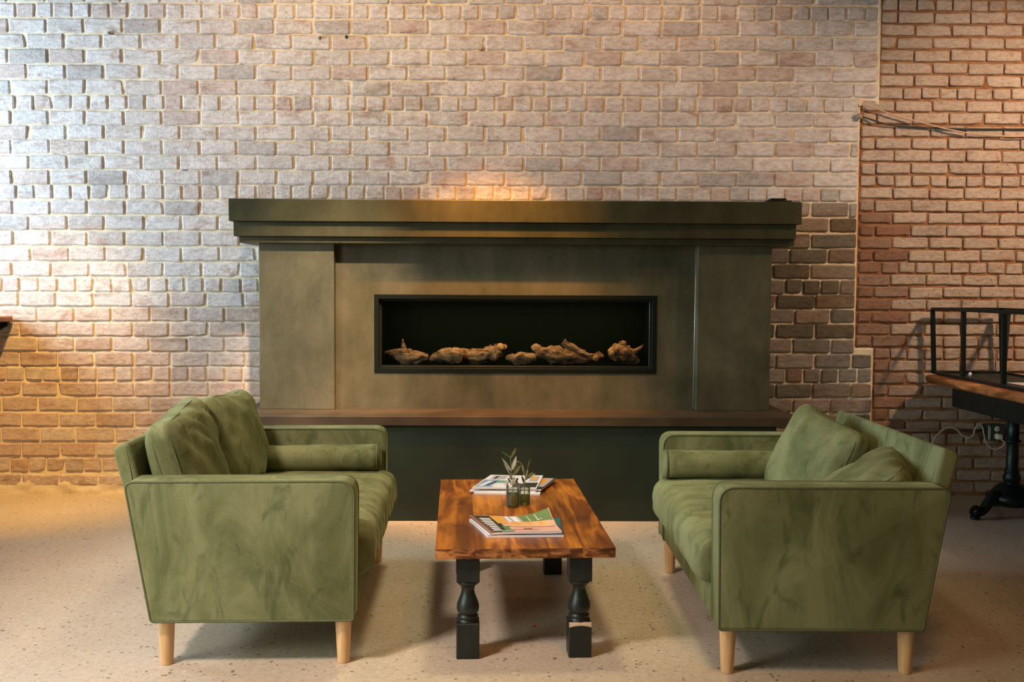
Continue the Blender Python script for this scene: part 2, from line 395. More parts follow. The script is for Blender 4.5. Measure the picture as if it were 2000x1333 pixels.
def softbox(sx, sy, sz, r, nx=8, ny=8, nz=4, fn=None):
    """rounded box, centre at the origin, dense grid faces, optional displacement fn(p, uvw)->p"""
    def axis(h, n):
        ri = min(r, h*.98)
        e = [-h, -h+ri*.12, -h+ri*.4, -h+ri*.75]
        inner = [-h+ri+(2*(h-ri))*i/n for i in range(n+1)]
        return e+inner+[-q for q in reversed(e)]
    A = [axis(sx/2, nx), axis(sy/2, ny), axis(sz/2, nz)]
    idx = {}; V = []; F = []
    H = (sx/2, sy/2, sz/2)
    def vid(i, j, k):
        key = (i, j, k)
        if key not in idx:
            p = Vector((A[0][i], A[1][j], A[2][k]))
            q = Vector(tuple(max(-max(h-r, h*.02), min(max(h-r, h*.02), c)) for c, h in zip(p, H)))
            d = p-q
            if d.length > 1e-9:
                dn = d.normalized(); p = q+Vector(tuple(dn[a]*min(r, H[a]*.98) for a in range(3)))
            if fn: p = fn(p, Vector((p.x/H[0], p.y/H[1], p.z/H[2])))
            idx[key] = len(V); V.append(p)
        return idx[key]
    NX, NY, NZ = (len(a)-1 for a in A)
    for j in range(NY):
        for k in range(NZ):
            F.append((vid(0, j, k), vid(0, j, k+1), vid(0, j+1, k+1), vid(0, j+1, k)))
            F.append((vid(NX, j, k), vid(NX, j+1, k), vid(NX, j+1, k+1), vid(NX, j, k+1)))
    for i in range(NX):
        for k in range(NZ):
            F.append((vid(i, 0, k), vid(i+1, 0, k), vid(i+1, 0, k+1), vid(i, 0, k+1)))
            F.append((vid(i, NY, k), vid(i, NY, k+1), vid(i+1, NY, k+1), vid(i+1, NY, k)))
    for i in range(NX):
        for j in range(NY):
            F.append((vid(i, j, 0), vid(i, j+1, 0), vid(i+1, j+1, 0), vid(i+1, j, 0)))
            F.append((vid(i, j, NZ), vid(i+1, j, NZ), vid(i+1, j+1, NZ), vid(i, j+1, NZ)))
    return V, F
NZ = lambda x, y=0, z=0: noise.noise(Vector((x, y, z)))
FR = lambda x, y, z, o=3: noise.fractal(Vector((x, y, z)), 1.0, 2.0, o)

# ------------------------------------------------------------------ room shell
WY = 5.99      # face of the brickwork
CEIL = 3.9
fl = box('floor', -4.6, 4.8, -3.2, WY+.02, -.15, 0, FLOOR); tag(fl, kind='structure')
ce = box('ceiling', -4.6, 4.8, -3.2, WY+.1, CEIL, CEIL+.1, CEILW); tag(ce, kind='structure')
wr = box('wall_right', 4.8, 4.95, -3.2, WY+.1, 0, CEIL, PLASTER); tag(wr, kind='structure')
wf = box('wall_front', -4.6, 4.8, -3.35, -3.2, 0, CEIL, PLASTER); tag(wf, kind='structure')
bm = bmesh.new()
ys = [(-3.2, -.7), (1.8, 3.95), (5.55, WY+.1)]
for a, b in ys: bm_box(bm, -4.75, -4.6, a, b, 0, CEIL)
for a, b in ((-.7, 1.8), (3.95, 5.55)):
    bm_box(bm, -4.75, -4.6, a, b, 0, .72); bm_box(bm, -4.75, -4.6, a, b, 3.42, CEIL)
wl = obm('wall_left', bm, PLASTER); tag(wl, kind='structure')
for i, (a, b) in enumerate(((-.7, 1.8), (3.95, 5.55))):
    e = bpy.data.objects.new('window_%d' % (i+1), None); COL.objects.link(e); tag(e, kind='structure')
    bm = bmesh.new()
    for y0, y1 in ((a, a+.05), ((a+b)/2-.02, (a+b)/2+.02), (b-.05, b)): bm_box(bm, -4.72, -4.66, y0, y1, .72, 3.42)
    for z0, z1 in ((.72, .77), (2.60, 2.64), (3.37, 3.42)): bm_box(bm, -4.715, -4.665, a, b, z0, z1)
    obm('window_frame', bm, FRAME, e); box('pane', -4.70, -4.695, a, b, .75, 3.4, WINGLASS, e)

# ---- brick layout
rng = random.Random(11)
ZA = [(1, 2.876), (7, 2.340), (13, 1.812), (19, 1.262), (25, .728), (31, .177)]
def zrow(k):
    if k <= 1: return 2.876+(1-k)*.0893
    for (a, za), (b, zb) in zip(ZA, ZA[1:]):
        if k <= b: return za+(zb-za)*(k-a)/(b-a)
    return .177-(k-31)*.0918
def xjoint(n):
    if n <= 9: return -2.895+n*.2238
    return -.881+(n-9)*.2303
def main_edge(z): return 2.262 if z > 2.36 else (2.160 if z > .90 else 2.272)
def clampf(v, a=0, b=1): return max(a, min(b, v))
def lerp3(a, b, t): return tuple(a[i]*(1-t)+b[i]*t for i in range(3))
BR = []    # (x0,x1,z,h, section)
for k in range(-10, 33):
    z = zrow(k); h = .0805 if k < 32 else .062
    if k == 32: z -= .002
    hdr = (k % 6) == 1
    low = .03 if k >= 20 else 0
    if hdr:
        x = -4.58+rng.uniform(0, .1)+(.104+low if k in (19, 25) else .02)
        xs = []
        while x < 2.5: xs.append(x+rng.uniform(-.004, .004)); x += .1092
    else:
        ph = (k % 6) in (3, 5)
        xs = [xjoint(n)+low+(.104 if ph else 0)+rng.uniform(-.006, .006) for n in range(-8, 25)]
    e = main_edge(z)
    for a, b in zip(xs, xs[1:]):
        if a > e-.03: continue
        b2 = min(b, e); 
        if e-b < .05: b2 = e
        g = rng.uniform(.0035, .0072)
        if b2-a > .05: BR.append((max(a, -4.58)+g, b2-g, z, h*rng.uniform(.96, 1.02), 0))
ZB = 2.928
for k in range(-11, 40):
    z = ZB-k*.0738; hdr = (k % 7) == 0
    if z < .03 or z > CEIL-.05: continue
    h = .0610
    s = main_edge(z)+.012
    if hdr:
        x = 2.17+(.14 if k % 14 else .10); p = .1085
        xs = [s]
        while x < 4.85:
            if x > s+.05: xs.append(x+rng.uniform(-.004, .004))
            x += p
    else:
        ph = (k % 7) in (2, 4, 6)
        x = 2.374-.2165*2+(0 if not ph else .108); xs = [s]
        if (k % 7) in (1, 3, 5): x = 2.374-.2165*2+.0
        while x < 4.85:
            if x > s+.045: xs.append(x+rng.uniform(-.006, .006))
            x += .2165
    for a, b in zip(xs, xs[1:]):
        g = rng.uniform(.004, .0075)
        if b-a > .04: BR.append((a+g, min(b, 4.79)-g, z, h*rng.uniform(.94, 1.03), 1))
def zslope(x, z): return z+.0045*(x+2.9)*z/2.9 if x < 2.16 else z+.0045*5.06*z/2.9+.001*(x-2.16)*z
def paint_of(x, z, sec):
    if sec == 0:
        t = clampf((z-1.66)/.16) if x > 1.30 else 1.0
        if x > 1.3 and z < .95: t = max(t, .15)
        return t
    t = 1.0
    if x < 2.40: t = clampf((z-1.70)/.08)*.9+.1
    if z < 1.05: t = min(t, .62+.38*clampf((z-.62)/.4))
    return t
def brick_color(x, z, sec, r):
    pt = paint_of(x, z, sec)
    if sec == 0:
        white = lerp3((.60, .575, .56), (.69, .66, .645), r.random())
        q = r.random()
        if q < .14: white = lerp3((.56, .48, .45), (.61, .53, .49), r.random())
        elif q < .24: white = lerp3((.47, .45, .44), (.54, .52, .51), r.random())
        raw = lerp3((.085, .088, .062), (.26, .185, .125), r.random()**1.3)
        if z < 1.15 and x < 0: white = lerp3(white, (.50, .29, .17), .25+.35*r.random()*clampf((1.3-z)/.6))
    else:
        white = lerp3((.46, .38, .31), (.54, .45, .37), r.random())
        raw = lerp3((.22, .115, .075), (.30, .17, .115), r.random())
    if pt < .9: pt = clampf(pt+r.uniform(-.12, .22))
    return lerp3(raw, white, pt), pt
def brick_geo(x0, x1, z, h, sec, r):
    """rounded-face brick: 7 x 4 front grid over a side skirt"""
    w = x1-x0; nx = 6 if w > .15 else 4; nz = 3
    proud = r.uniform(-.0022, .0022)+(.004 if sec else 0); tilt = r.uniform(-.003, .003)
    V = []; F = []
    dz = r.uniform(-.003, .003); ang = r.uniform(-.012, .012)
    us = [0, .05*.2/w, 1-.05*.2/w, 1]
    us = [0, .007/w]+[(.007/w)+(1-.014/w)*i/(nx-2) for i in range(1, nx-2)]+[1-.007/w, 1]
    vs_ = [0, .09, .91, 1]
    sd = r.uniform(0, 500)
    chip = r.random() < .22; cc = (r.choice((0, 1)), r.choice((0, 1))); ca = r.uniform(.3, 1)
    for j, vv in enumerate(vs_):
        for i, uu in enumerate(us):
            X = x0+w*uu; Z = z-h/2+h*vv+dz+(X-(x0+w/2))*ang
            edge = (i in (0, len(us)-1)) or (j in (0, 3))
            cor = (i in (0, len(us)-1)) and (j in (0, 3))
            jt = .0030
            X += NZ(X*40+sd, Z*40)*jt*1.4; Z += NZ(X*30+sd, Z*30, 9)*jt*1.6
            y = WY+proud+(uu-.5)*tilt+NZ(X*18, Z*18, sd)*.0022
            if edge: y += .0042
            if cor:
                X += (.004 if i == 0 else -.004); Z += (.004 if j == 0 else -.004); y += .003
            if chip and abs(uu-cc[0]) < .12 and abs(vv-cc[1]) < .5:
                X += (.010 if cc[0] == 0 else -.010)*ca*(1-abs(vv-cc[1])); Z += (.006 if cc[1] == 0 else -.006)*ca; y += .004*ca
            V.append((X, y, zslope(X, Z)))
    n = len(us)
    for j in range(3):
        for i in range(n-1): F.append((j*n+i, j*n+i+1, (j+1)*n+i+1, (j+1)*n+i))
    rim = list(range(n))+[n-1+n*j for j in (1, 2)]+list(range(4*n-1, 3*n-1, -1))+[n*j for j in (2, 1)]
    b = len(V)
    for q in rim: V.append((V[q][0], WY+.045, V[q][2]))
    m = len(rim)
    for i in range(m): F.append((rim[(i+1) % m], rim[i], b+i, b+(i+1) % m))
    return V, F
def brick_mesh(name, items):
    V = []; F = []; cols = []; pts = []
    for it in items:
        r = random.Random(int(it[0]*9973+it[2]*7919)); v, fc = brick_geo(*it, r)
        c, pt = brick_color((it[0]+it[1])/2, it[2], it[4], r)
        b = len(V); V += v; F += [tuple(i+b for i in q) for q in fc]; cols += [c]*len(v); pts += [pt]*len(v)
    me = bpy.data.meshes.new(name); me.from_pydata(V, [], F); me.materials.append(BRICK)
    a = me.color_attributes.new('Col', 'FLOAT_COLOR', 'POINT')
    a.data.foreach_set('color', [q for c in cols for q in (*c, 1)])
    p2 = me.attributes.new('paint', 'FLOAT', 'POINT'); p2.data.foreach_set('value', pts)
    me.update()
    return me
# what the photograph shows of each brick decides which ones are built singly
def vis_area(it):
    x0, x1, z, h, sec = it
    ax0, ax1 = max(x0, -3.0), min(x1, 3.12)
    if ax1 <= ax0 or z > 2.97 or z < .03: return 0
    if -1.45 < (x0+x1)/2 < 1.64 and z < 1.78: return 0
    if -1.33 < (x0+x1)/2 < 1.53 and z < 1.5: return 0
    if x0 > -2.25 and x1 < -.9 and z < .25: return 0
    if x0 > 1.5 and x1 < 2.55 and z < .42: return 0
    if x0 > 2.65 and .62 < z < .8: return 0
    return (ax1-ax0)*h
for sec, nm in ((0, 'wall_back'), (1, 'wall_back_right')):
    its = [i for i in BR if i[4] == sec]
    its.sort(key=lambda i: -(vis_area(i)*(1-.02*i[0])))
    singles = [i for i in its[:300] if vis_area(i) > 0]; rest = [i for i in its if i not in singles]
    # mortar bed as a fine relief, with a few open joints
    X0, X1 = (-4.6, 2.285) if sec == 0 else (2.15, 4.8)
    st = .0125; nx = int((X1-X0)/st); nz = int(CEIL/st)
    gaps = [(-2.549, 1.985), (-1.864, 1.982), (-.488, 1.97), (.205, 1.957), (1.607, 1.956), (-2.29, 2.78), (-.10, 2.65), (.29, 2.72), (1.02, .7)]
    V = []; F = []
    for j in range(nz+1):
        for i in range(nx+1):
            x = X0+(X1-X0)*i/nx; z = CEIL*j/nz
            y = WY+(.0100 if sec == 0 else .0155)+.0036*FR(x*16, 0, z*16, 3)+.0025*NZ(x*45, 5, z*45)
            if z < .13: y -= .008*clampf((.13-z)/.06)*(1+NZ(x*9, 3, z*22))
            if sec == 1 and x < main_edge(z)-.012: y = WY+.06
            if sec == 0 and x > main_edge(z)-.012: y = WY+.0005+.004*NZ(x*30, 0, z*12) if x < main_edge(z)+.012 else WY+.06
            for gx, gz in gaps:
                if abs(x-gx) < .008 and abs(z-gz) < .034: y += .05
            V.append((x, y, z))
    for j in range(nz):
        for i in range(nx):
            a = j*(nx+1)+i; F.append((a, a+1, a+nx+2, a+nx+1))
    wall = obj(nm, V, F, MORTAR if sec == 0 else MORTAR2, None, True); tag(wall, kind='structure')
    bk = box('backing', X0, X1, WY+.075, WY+.12, 0, CEIL, LINER, wall)
    for it in singles: link('brick', brick_mesh('brick', [it]), wall)
    tag(link('brickwork', brick_mesh('brickwork', rest), wall), kind='stuff')

# ------------------------------------------------------------------ fireplace
FP = thing('fireplace', 'dark steel fireplace surround with wide mantel and long glazed firebox against the brick wall', 'fireplace', (0, 0, 0))
PY = 5.567
box('base', -1.30, 1.50, 5.30, WY-.02, 0, .519, DARKSTEEL, FP, .004)
box('hearth_slab', -1.42, 1.62, 5.278, WY-.02, .519, .569, BENCHTOP, FP, .003)
box('pilaster', -1.333, -.915, PY, WY-.02, .569, 1.50, STEEL, FP, .003)
box('pilaster', 1.116, 1.531, PY, WY-.02, .569, 1.50, STEEL, FP, .003)
# centre panel with the opening
bm = bmesh.new(); cy = PY+.058
OX0, OX1, OZ0, OZ1 = -.692, .888, .778, 1.216
ks = (cy-0.0)/PY
sx = 1.0104; OX0 *= sx; OX1 *= sx; OZ0 = 1.25-(1.25-OZ0)*sx; OZ1 = 1.25-(1.25-OZ1)*sx
for a in ((-.915, OX0, .569, 1.5), (OX1, 1.116, .569, 1.5), (OX0, OX1, .569, OZ0), (OX0, OX1, OZ1, 1.5)):
    bm_box(bm, a[0], a[1], cy, cy+.03, a[2], a[3])
bmesh.ops.remove_doubles(bm, verts=bm.verts, dist=1e-5)
obm('centre_panel', bm, STEEL, FP)
tube('seam', [(1.112, cy-.004, .572), (1.114, cy-.004, 1.0), (1.116, cy-.004, 1.49)], .0045, SEAM, FP, 6)['label'] = 'pale vertical metal seam beside the pilaster'
# mantel: three stepped slabs
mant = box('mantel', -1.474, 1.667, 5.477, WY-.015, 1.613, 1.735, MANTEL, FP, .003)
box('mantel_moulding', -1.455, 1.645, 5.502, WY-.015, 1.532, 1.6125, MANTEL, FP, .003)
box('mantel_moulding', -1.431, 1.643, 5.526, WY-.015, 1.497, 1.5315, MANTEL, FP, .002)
# firebox
bm = bmesh.new()
def ringbox(bm, x0, x1, z0, z1, t, y0, y1):
    bm_box(bm, x0, x0+t, y0, y1, z0, z1, .0015, 1); bm_box(bm, x1-t, x1, y0, y1, z0, z1, .0015, 1)
    bm_box(bm, x0+t, x1-t, y0, y1, z0, z0+t, .0015, 1); bm_box(bm, x0+t, x1-t, y0, y1, z1-t, z1, .0015, 1)
ringbox(bm, OX0, OX1, OZ0, OZ1, .026, cy-.006, cy+.05)
obm('firebox_frame', bm, FRAME, FP)
bm = bmesh.new(); ringbox(bm, OX0+.026, OX1-.026, OZ0+.026, OZ1-.026, .012, cy+.022, cy+.06)
obm('firebox_trim', bm, plain('trim_metal', (.03, .035, .03), .3, .6), FP)
bm = bmesh.new(); a0, a1, b0, b1 = OX0+.02, OX1-.02, OZ0+.02, OZ1-.02
bm_box(bm, a0, a1, cy+.27, cy+.28, b0, b1); bm_box(bm, a0, a1, cy+.05, cy+.27, b0, b0+.015)
bm_box(bm, a0, a1, cy+.05, cy+.27, b1-.01, b1); bm_box(bm, a0, a0+.01, cy+.05, cy+.27, b0, b1); bm_box(bm, a1-.01, a1, cy+.05, cy+.27, b0, b1)
obm('firebox_liner', bm, LINER, FP)
box('glass_pane', OX0+.03, OX1-.03, cy+.045, cy+.048, OZ0+.03, OZ1-.03, PANE, FP)
FZ = OZ0+.035; LY = cy+.13

def driftwood(label, pts, rad, seed, branches=(), cut=None, sq=1.0, y=0):
    """pts: (x, z) spine; one knobbly body with splinter ridges"""
    def body(P, R, seed, n=18):
        P = catmull([(p[0], LY+y+(p[2] if len(p) > 2 else 0), p[1]) for p in P], 7)
        m = len(P); Rs = []
        for i in range(m):
            t = i/(m-1)*(len(R)-1); a = int(min(t, len(R)-2)); Rs.append(R[a]+(R[a+1]-R[a])*(t-a))
        V, F = tube_data(P, Rs, n); out = []
        for i, v in enumerate(V):
            c = P[i//n]; d = v-c; k = i % n
            g = .34*NZ(k*1.1+seed, i//n*.13, seed)+.42*FR(v.x*26, v.y*26+seed, v.z*26)+.20*NZ(k*2.7, i//n*.3, seed+4)+.16*NZ(v.x*60, v.y*60, v.z*60+seed)
            out.append(c+Vector((d.x, d.y*sq, d.z))*(1+g))
        return out, F
    parts = [body(pts, rad, seed)]
    for bp, br in branches: parts.append(body(bp, br, seed+7, 12))
    zmin = min(v.z for q in parts for v in q[0])
    parts = [([Vector((v.x, v.y, max(v.z, FZ+.0005))) for v in q[0]], q[1]) for q in parts]
    o = joined('driftwood_log', parts, LOGMAT); tag(o, label, 'log', 'driftwood logs in the firebox')
    if cut:
        lathe('cut_end', [(cut[3]*.6, 0), (cut[3], .002), (cut[3]*.92, .010), (cut[3]*.4, .013)], CUTWOOD, None, 10, (0, 0, 0))
        c = bpy.context.scene.collection.objects[-1]
        c.location = (cut[0], LY+y+cut[1], cut[2]); c.rotation_euler = cut[4]; c.parent = o
    return o
B = FZ
driftwood('pale driftwood piece with one upright spike, first from the left in the firebox',
    [(-.655, B+.068), (-.60, B+.062), (-.54, B+.048), (-.47, B+.040), (-.405, B+.040)], [.006, .024, .046, .038, .020], 3,
    [([(-.545, B+.06), (-.545, B+.10), (-.553, B+.150)], [.035, .016, .003])])
driftwood('split grey driftwood wedge, second from the left in the firebox',
    [(-.40, B+.030), (-.33, B+.052), (-.26, B+.055), (-.205, B+.050)], [.012, .036, .048, .030], 8)
driftwood('longest driftwood log with a raised yellow broken end, left of the firebox middle',
    [(-.27, B+.060, .03), (-.18, B+.052, .02), (-.09, B+.050, .01), (-.03, B+.065), (.015, B+.085)], [.022, .036, .040, .046, .030], 15, y=.045, branches=
    [([(-.01, B+.09), (.025, B+.105), (.052, B+.102)], [.026, .020, .008])], cut=(.012, -.022, B+.105, .022, (PI/2-.3, .3, .5)))
driftwood('small low driftwood chunk at the middle of the firebox',
    [(.045, B+.045), (.10, B+.036), (.16, B+.040), (.22, B+.048)], [.010, .032, .034, .020], 21)
driftwood('thick grooved driftwood log with a knob on top, right of the firebox middle',
    [(.215, B+.095), (.26, B+.070), (.34, B+.055), (.44, B+.045), (.53, B+.035)], [.020, .034, .046, .042, .018], 27, y=.058, branches=
    [([(.20, B+.085), (.225, B+.096), (.25, B+.096)], [.022, .026, .016])])
driftwood('straight peeled stick leaning up over its neighbours in the firebox',
    [(.375, B+.140, -.01), (.43, B+.105, -.015), (.50, B+.065, -.02), (.56, B+.045, -.02)], [.020, .020, .020, .018], 33, y=-.008, cut=(.560, -.045, B+.045, .018, (PI/2, 0, .3)))
driftwood('round knotty driftwood stub between the leaning stick and the gnarled root',
    [(.555, B+.035, .03), (.585, B+.046, .03), (.615, B+.050, .03)], [.018, .028, .016], 37)
driftwood('gnarled driftwood root with forked arms, last on the right of the firebox',
    [(.640, B+.070), (.69, B+.075), (.74, B+.060), (.79, B+.035), (.82, B+.02)], [.020, .048, .050, .030, .012], 41,
    [([(.70, B+.09), (.725, B+.125), (.745, B+.130)], [.034, .020, .008]), ([(.76, B+.075), (.80, B+.085), (.845, B+.122)], [.030, .018, .005])],
    cut=(.655, -.045, B+.072, .016, (PI/2, 0, -.2)))

# small black device on the mantel
dv = thing('router_box', 'small black stepped box lying on top of the mantel at its end', 'device', (1.562, 5.60, 1.735))
box('case', -.072, .072, -.05, .05, .0, .016, BLACKMETAL, dv, .005, 2, True)
box('lid', -.045, .045, -.035, .035, .016, .028, BLACKMETAL, dv, .004, 2, True)

# ------------------------------------------------------------------ sofas
def pillow(w, h, t, edge, seed, wr=.006, n=14, sag=0, crease=0):
    """upholstered cushion: x = thickness (front +), y = width, z = height"""
    def fn(p, u):
        y, z = u.y, u.z
        b = max(0, (1-abs(y)**2.6))*max(0, (1-abs(z)**2.6))
        s = 1 if p.x > 0 else -1
        k = edge/t+(1-edge/t)*b**.55
        x = p.x*k
        pinch = 1-.05*(1-abs(y)**2) if abs(z) > .6 else 1
        yy = p.y*(1-.045*(1-z*z)*abs(y)**4); zz = p.z*(1-.05*(1-y*y)*abs(z)**4)
        fold = wr*FR(p.y*7+seed, p.z*7, seed, 3)
        # long drag folds running from the corners
        dr = abs(NZ((p.y*.8+p.z)*9+seed, (p.z*.5-p.y)*2.0, seed+3))
        fold += crease*(dr*2-.5)*(.4+.6*abs(z))
        fold *= min(1, b*2.2+.12)
        if s > 0: x += fold
        x += sag*z*z*0
        zz += .010*NZ(p.y*5+seed, 2)*max(0, z)
        return Vector((x, yy, zz))
    V, F = softbox(t, w, h, min(t*.42, .06), 3, n, n, fn)
    def rim(xs):
        P = []
        for q in range(64):
            a = 2*PI*q/64; ca, sa = math.cos(a), math.sin(a)
            m = (abs(ca)**8+abs(sa)**8)**(-1/8)
            P.append((ca*m*(w/2-.004), sa*m*(h/2-.004)))
        return P
    return V, F, rim
def cushion(label, w, h, t, edge, mat4, seed, group, wr=.006, crease=.008, kind='back_cushion', bend=0):
    V, F, rim = pillow(w, h, t, edge, seed, wr, 22, 0, crease)
    def bd(v): return Vector((v[0]+bend*(v[2]/h)**2*h-bend*.1*h, v[1], v[2]))
    o = obj(kind, [bd(v) for v in V], F, VELVET, None, True); tag(o, label, 'cushion', group)
    o.matrix_world = mat4
    for s in (1, -1):
        P = []
        for q in range(72):
            a = 2*PI*q/72; ca, sa = math.cos(a), math.sin(a)
            m = (abs(ca)**7+abs(sa)**7)**(-1/7); u, v = ca*m, sa*m
            y = u*(w/2-.006)*(1-.045*(1-v*v)*abs(u)**4); z = v*(h/2-.006)*(1-.05*(1-u*u)*abs(v)**4)
            z += .010*NZ(y*5+seed, 2)*max(0, v)
            P.append(bd((s*(edge/2*.80+.001), y, z)))
        tube('piping', P, .0032, PIPING, o, 6, True)
    return o

def sofa(name, label, x, y, rz, L, mirror, seed):
    """local: front faces +x (or -x when mirror=-1), length runs +y from the near arm; origin at the near front corner"""
    t = thing(name, label, 'sofa', (x, y, 0), rz)
    mx = mirror
    def put(nm, V, F, mat=VELVET, smooth=True, parent=t):
        V = [(v[0]*mx, v[1], v[2]) for v in V]
        if mx < 0: F = [tuple(reversed(q)) for q in F]
        return obj(nm, V, F, mat, parent, smooth)
    prof = round_poly([(-.665, .155), (-.004, .155), (0, .62), (-.745, .62)], [.015, .012, .055, .035], 6)
    AT = .115
    for y0 in (0, L-AT):
        V, F = extrude_profile(prof, y0, y0+AT, .010, 3)
        V = [(v[0]+.004*NZ(v[0]*4, v[1]*9, v[2]*4+seed), v[1], v[2]+.003*NZ(v[0]*6+seed, v[1]*4, 1)) for v in V]
        arm = put('armrest', V, F)
        for yy in (y0+.003, y0+AT-.003):
            Q = inset_poly(prof, .002)
            Vp, Fp = tube_data([(q.x, yy, q.y) for q in Q], .0042, 7, True)
            put('piping', Vp, Fp, PIPING, True, arm)
    # back frame
    bp = round_poly([(-.635, .20), (-.675, .165), (-.818, .715), (-.758, .735)], [.01, .01, .028, .018], 5)
    V, F = extrude_profile(bp, AT*.9, L-AT*.9, .014, 3)
    put('backrest', V, F)
    # seat deck rail
    V, F = softbox(.655, L-2*AT+.004, .125, .012, 3, 6, 2); V = [(v.x-.335, v.y+L/2, v.z+.218) for v in V]
    put('base_rail', V, F)
    # seat cushion with stitched channels running front to back
    W = L-2*AT-.006; nch = 9
    def fn(p, u):
        z = p.z; x = p.x
        crown = .014*max(0, 1-abs(u.x)**3)*max(0, 1-abs(u.y)**4)
        yy = (p.y/W+.5)*nch + .12*NZ(x*4+seed, p.y*3)
        fr = abs(yy-round(yy))
        groove = math.exp(-(fr/.10)**2)*(.009 if abs(u.y) < .97 else 0)
        wrn = .004*FR(x*6+seed, p.y*10, 0, 3)
        if u.z > .5: z += crown-groove+wrn
        if u.x > .6:
            x += .012*(1-abs(u.z)**2)-groove*.7*(u.z > -.6)+.004*FR(p.y*7, u.z*2+seed, 1, 2)
        if mx < 0 and u.z > .5:
            for bx, by in ((-.12, -.20), (-.12, .20), (.10, 0)):
                d2 = ((x-bx)**2+(p.y-by)**2)/.045**2; z -= .022*math.exp(-d2)
        return Vector((x, p.y, z))
    V, F = softbox(.625, W, .178, .052, 10, 90, 4, fn)
    V = [(v.x-.272, v.y+L/2, v.z+.352) for v in V]
    put('seat_cushion', V, F)
    for lx, ly in ((-.045, .052), (-.628, .052), (-.045, L-.062), (-.628, L-.062)):
        Vl, Fl = lathe_data([(.019, 0), (.0205, .004), (.0275, .150), (.0285, .157)], 20, (lx, ly, 0)); put('leg', Vl, Fl, BIRCH)
    return t
SL = sofa('sofa', 'green velvet two-seat sofa beside the left end of the hearth, both back cushions upright', -.466, 3.228, math.radians(1.7), 1.335, 1, 2.0)
SR = sofa('sofa', 'green velvet two-seat sofa nearest the wall outlet, back cushions slumped on its seat', .708, 3.135, math.radians(-.55), 1.262, -1, 9.0)

def local(org, rz, mx, p, ry, rx=0, rzz=0):
    """place a cushion in a sofa's own frame; ry leans it back"""
    base = Matrix.Translation(org) @ Matrix.Rotation(rz, 4, 'Z')
    if mx < 0: base = base @ Matrix.Rotation(PI, 4, 'Z'); p = (p[0], -p[1], p[2])
    return base @ Matrix.Translation(p) @ Matrix.Rotation(rzz, 4, 'Z') @ Matrix.Rotation(ry, 4, 'Y') @ Matrix.Rotation(rx, 4, 'X')
OL = (-.466, 3.228, 0); RL = math.radians(1.7)
ORR = (.708, 3.135, 0); RR = math.radians(-.55)
cushion('plump velvet back cushion with drag folds, nearer one on the left-hand sofa', .60, .43, .19, .075,
        local(OL, RL, 1, (-.640, .400, .608), math.radians(-15), math.radians(4), math.radians(4)), 1.3, 'sofa back cushions', .009, .026)
cushion('plump velvet back cushion with drag folds, farther one on the left-hand sofa', .58, .42, .20, .075,
        local(OL, RL, 1, (-.615, .935, .606), math.radians(-15), math.radians(-2), math.radians(-2)), 5.1, 'sofa back cushions', .009, .026)
cushion('crumpled velvet back cushion standing askew, farther one on the sofa with slumped cushions', .48, .40, .19, .075,
        local(ORR, RR, -1, (-.560, .83, .556), math.radians(-22), math.radians(-10), math.radians(16)), 8.7, 'sofa back cushions', .010, .020)
cushion('crumpled velvet back cushion lying nearly flat behind the near armrest of the slumped-cushion sofa', .46, .42, .17, .075,
        local(ORR, RR, -1, (-.575, .39, .522), math.radians(-56), math.radians(-6), math.radians(-16)), 12.2, 'sofa back cushions', .010, .022)
def bolster(label, org, rz, mx, y, z, x0, x1, r, droop):
    n = 20; P = []; R = []
    for i in range(n+1):
        tt = i/n; P.append(Vector(((x0+(x1-x0)*tt), y, z-droop*tt))); R.append(r*(1+.03*NZ(tt*5, y)))
    V, F = tube_data(P, R, 28)
    V = [Vector((v.x, v.y+.003*FR(v.x*12, v.z*12, y), v.z+.003*FR(v.x*10, v.y*12, 3))) for v in V]
    # domed ends
    def cap(xc, zc, s):
        prof = [(r*.985, 0), (r*.93, .007), (r*.6, .014), (r*.12, .016)]
        Vc, Fc = lathe_data(prof, 28); return [Vector((xc+s*q[2], y+q[0], zc+q[1])) for q in Vc], Fc
    parts = [(V, F), cap(x0, z, 1), cap(x1, z-droop, -1)]
    tr = lambda v: (v[0]*mx, v[1], v[2])
    parts = [([tr(v) for v in a], b) for a, b in parts]
    o = joined('bolster_cushion', parts, VELVET); tag(o, label, 'cushion', 'bolster cushions')
    for xc, zc in ((x0, z), (x1, z-droop)):
        ring = [(xc*mx, y+math.cos(a)*r*1.0, zc+math.sin(a)*r*1.0) for a in [2*PI*k/32 for k in range(32)]]
        tube('piping', ring, .0042, PIPING, o, 6, True)
    o.matrix_world = Matrix.Translation(org) @ Matrix.Rotation(rz, 4, 'Z')
    return o
bolster('round velvet bolster against the far armrest of the sofa left of the hearth', OL, RL, 1, 1.335-.115-.066, .503, -.030, -.53, .057, .004)
bolster('round velvet bolster against the far armrest of the slumped-cushion sofa', ORR, RR, -1, 1.262-.115-.070, .506, .000, -.50, .059, .002)

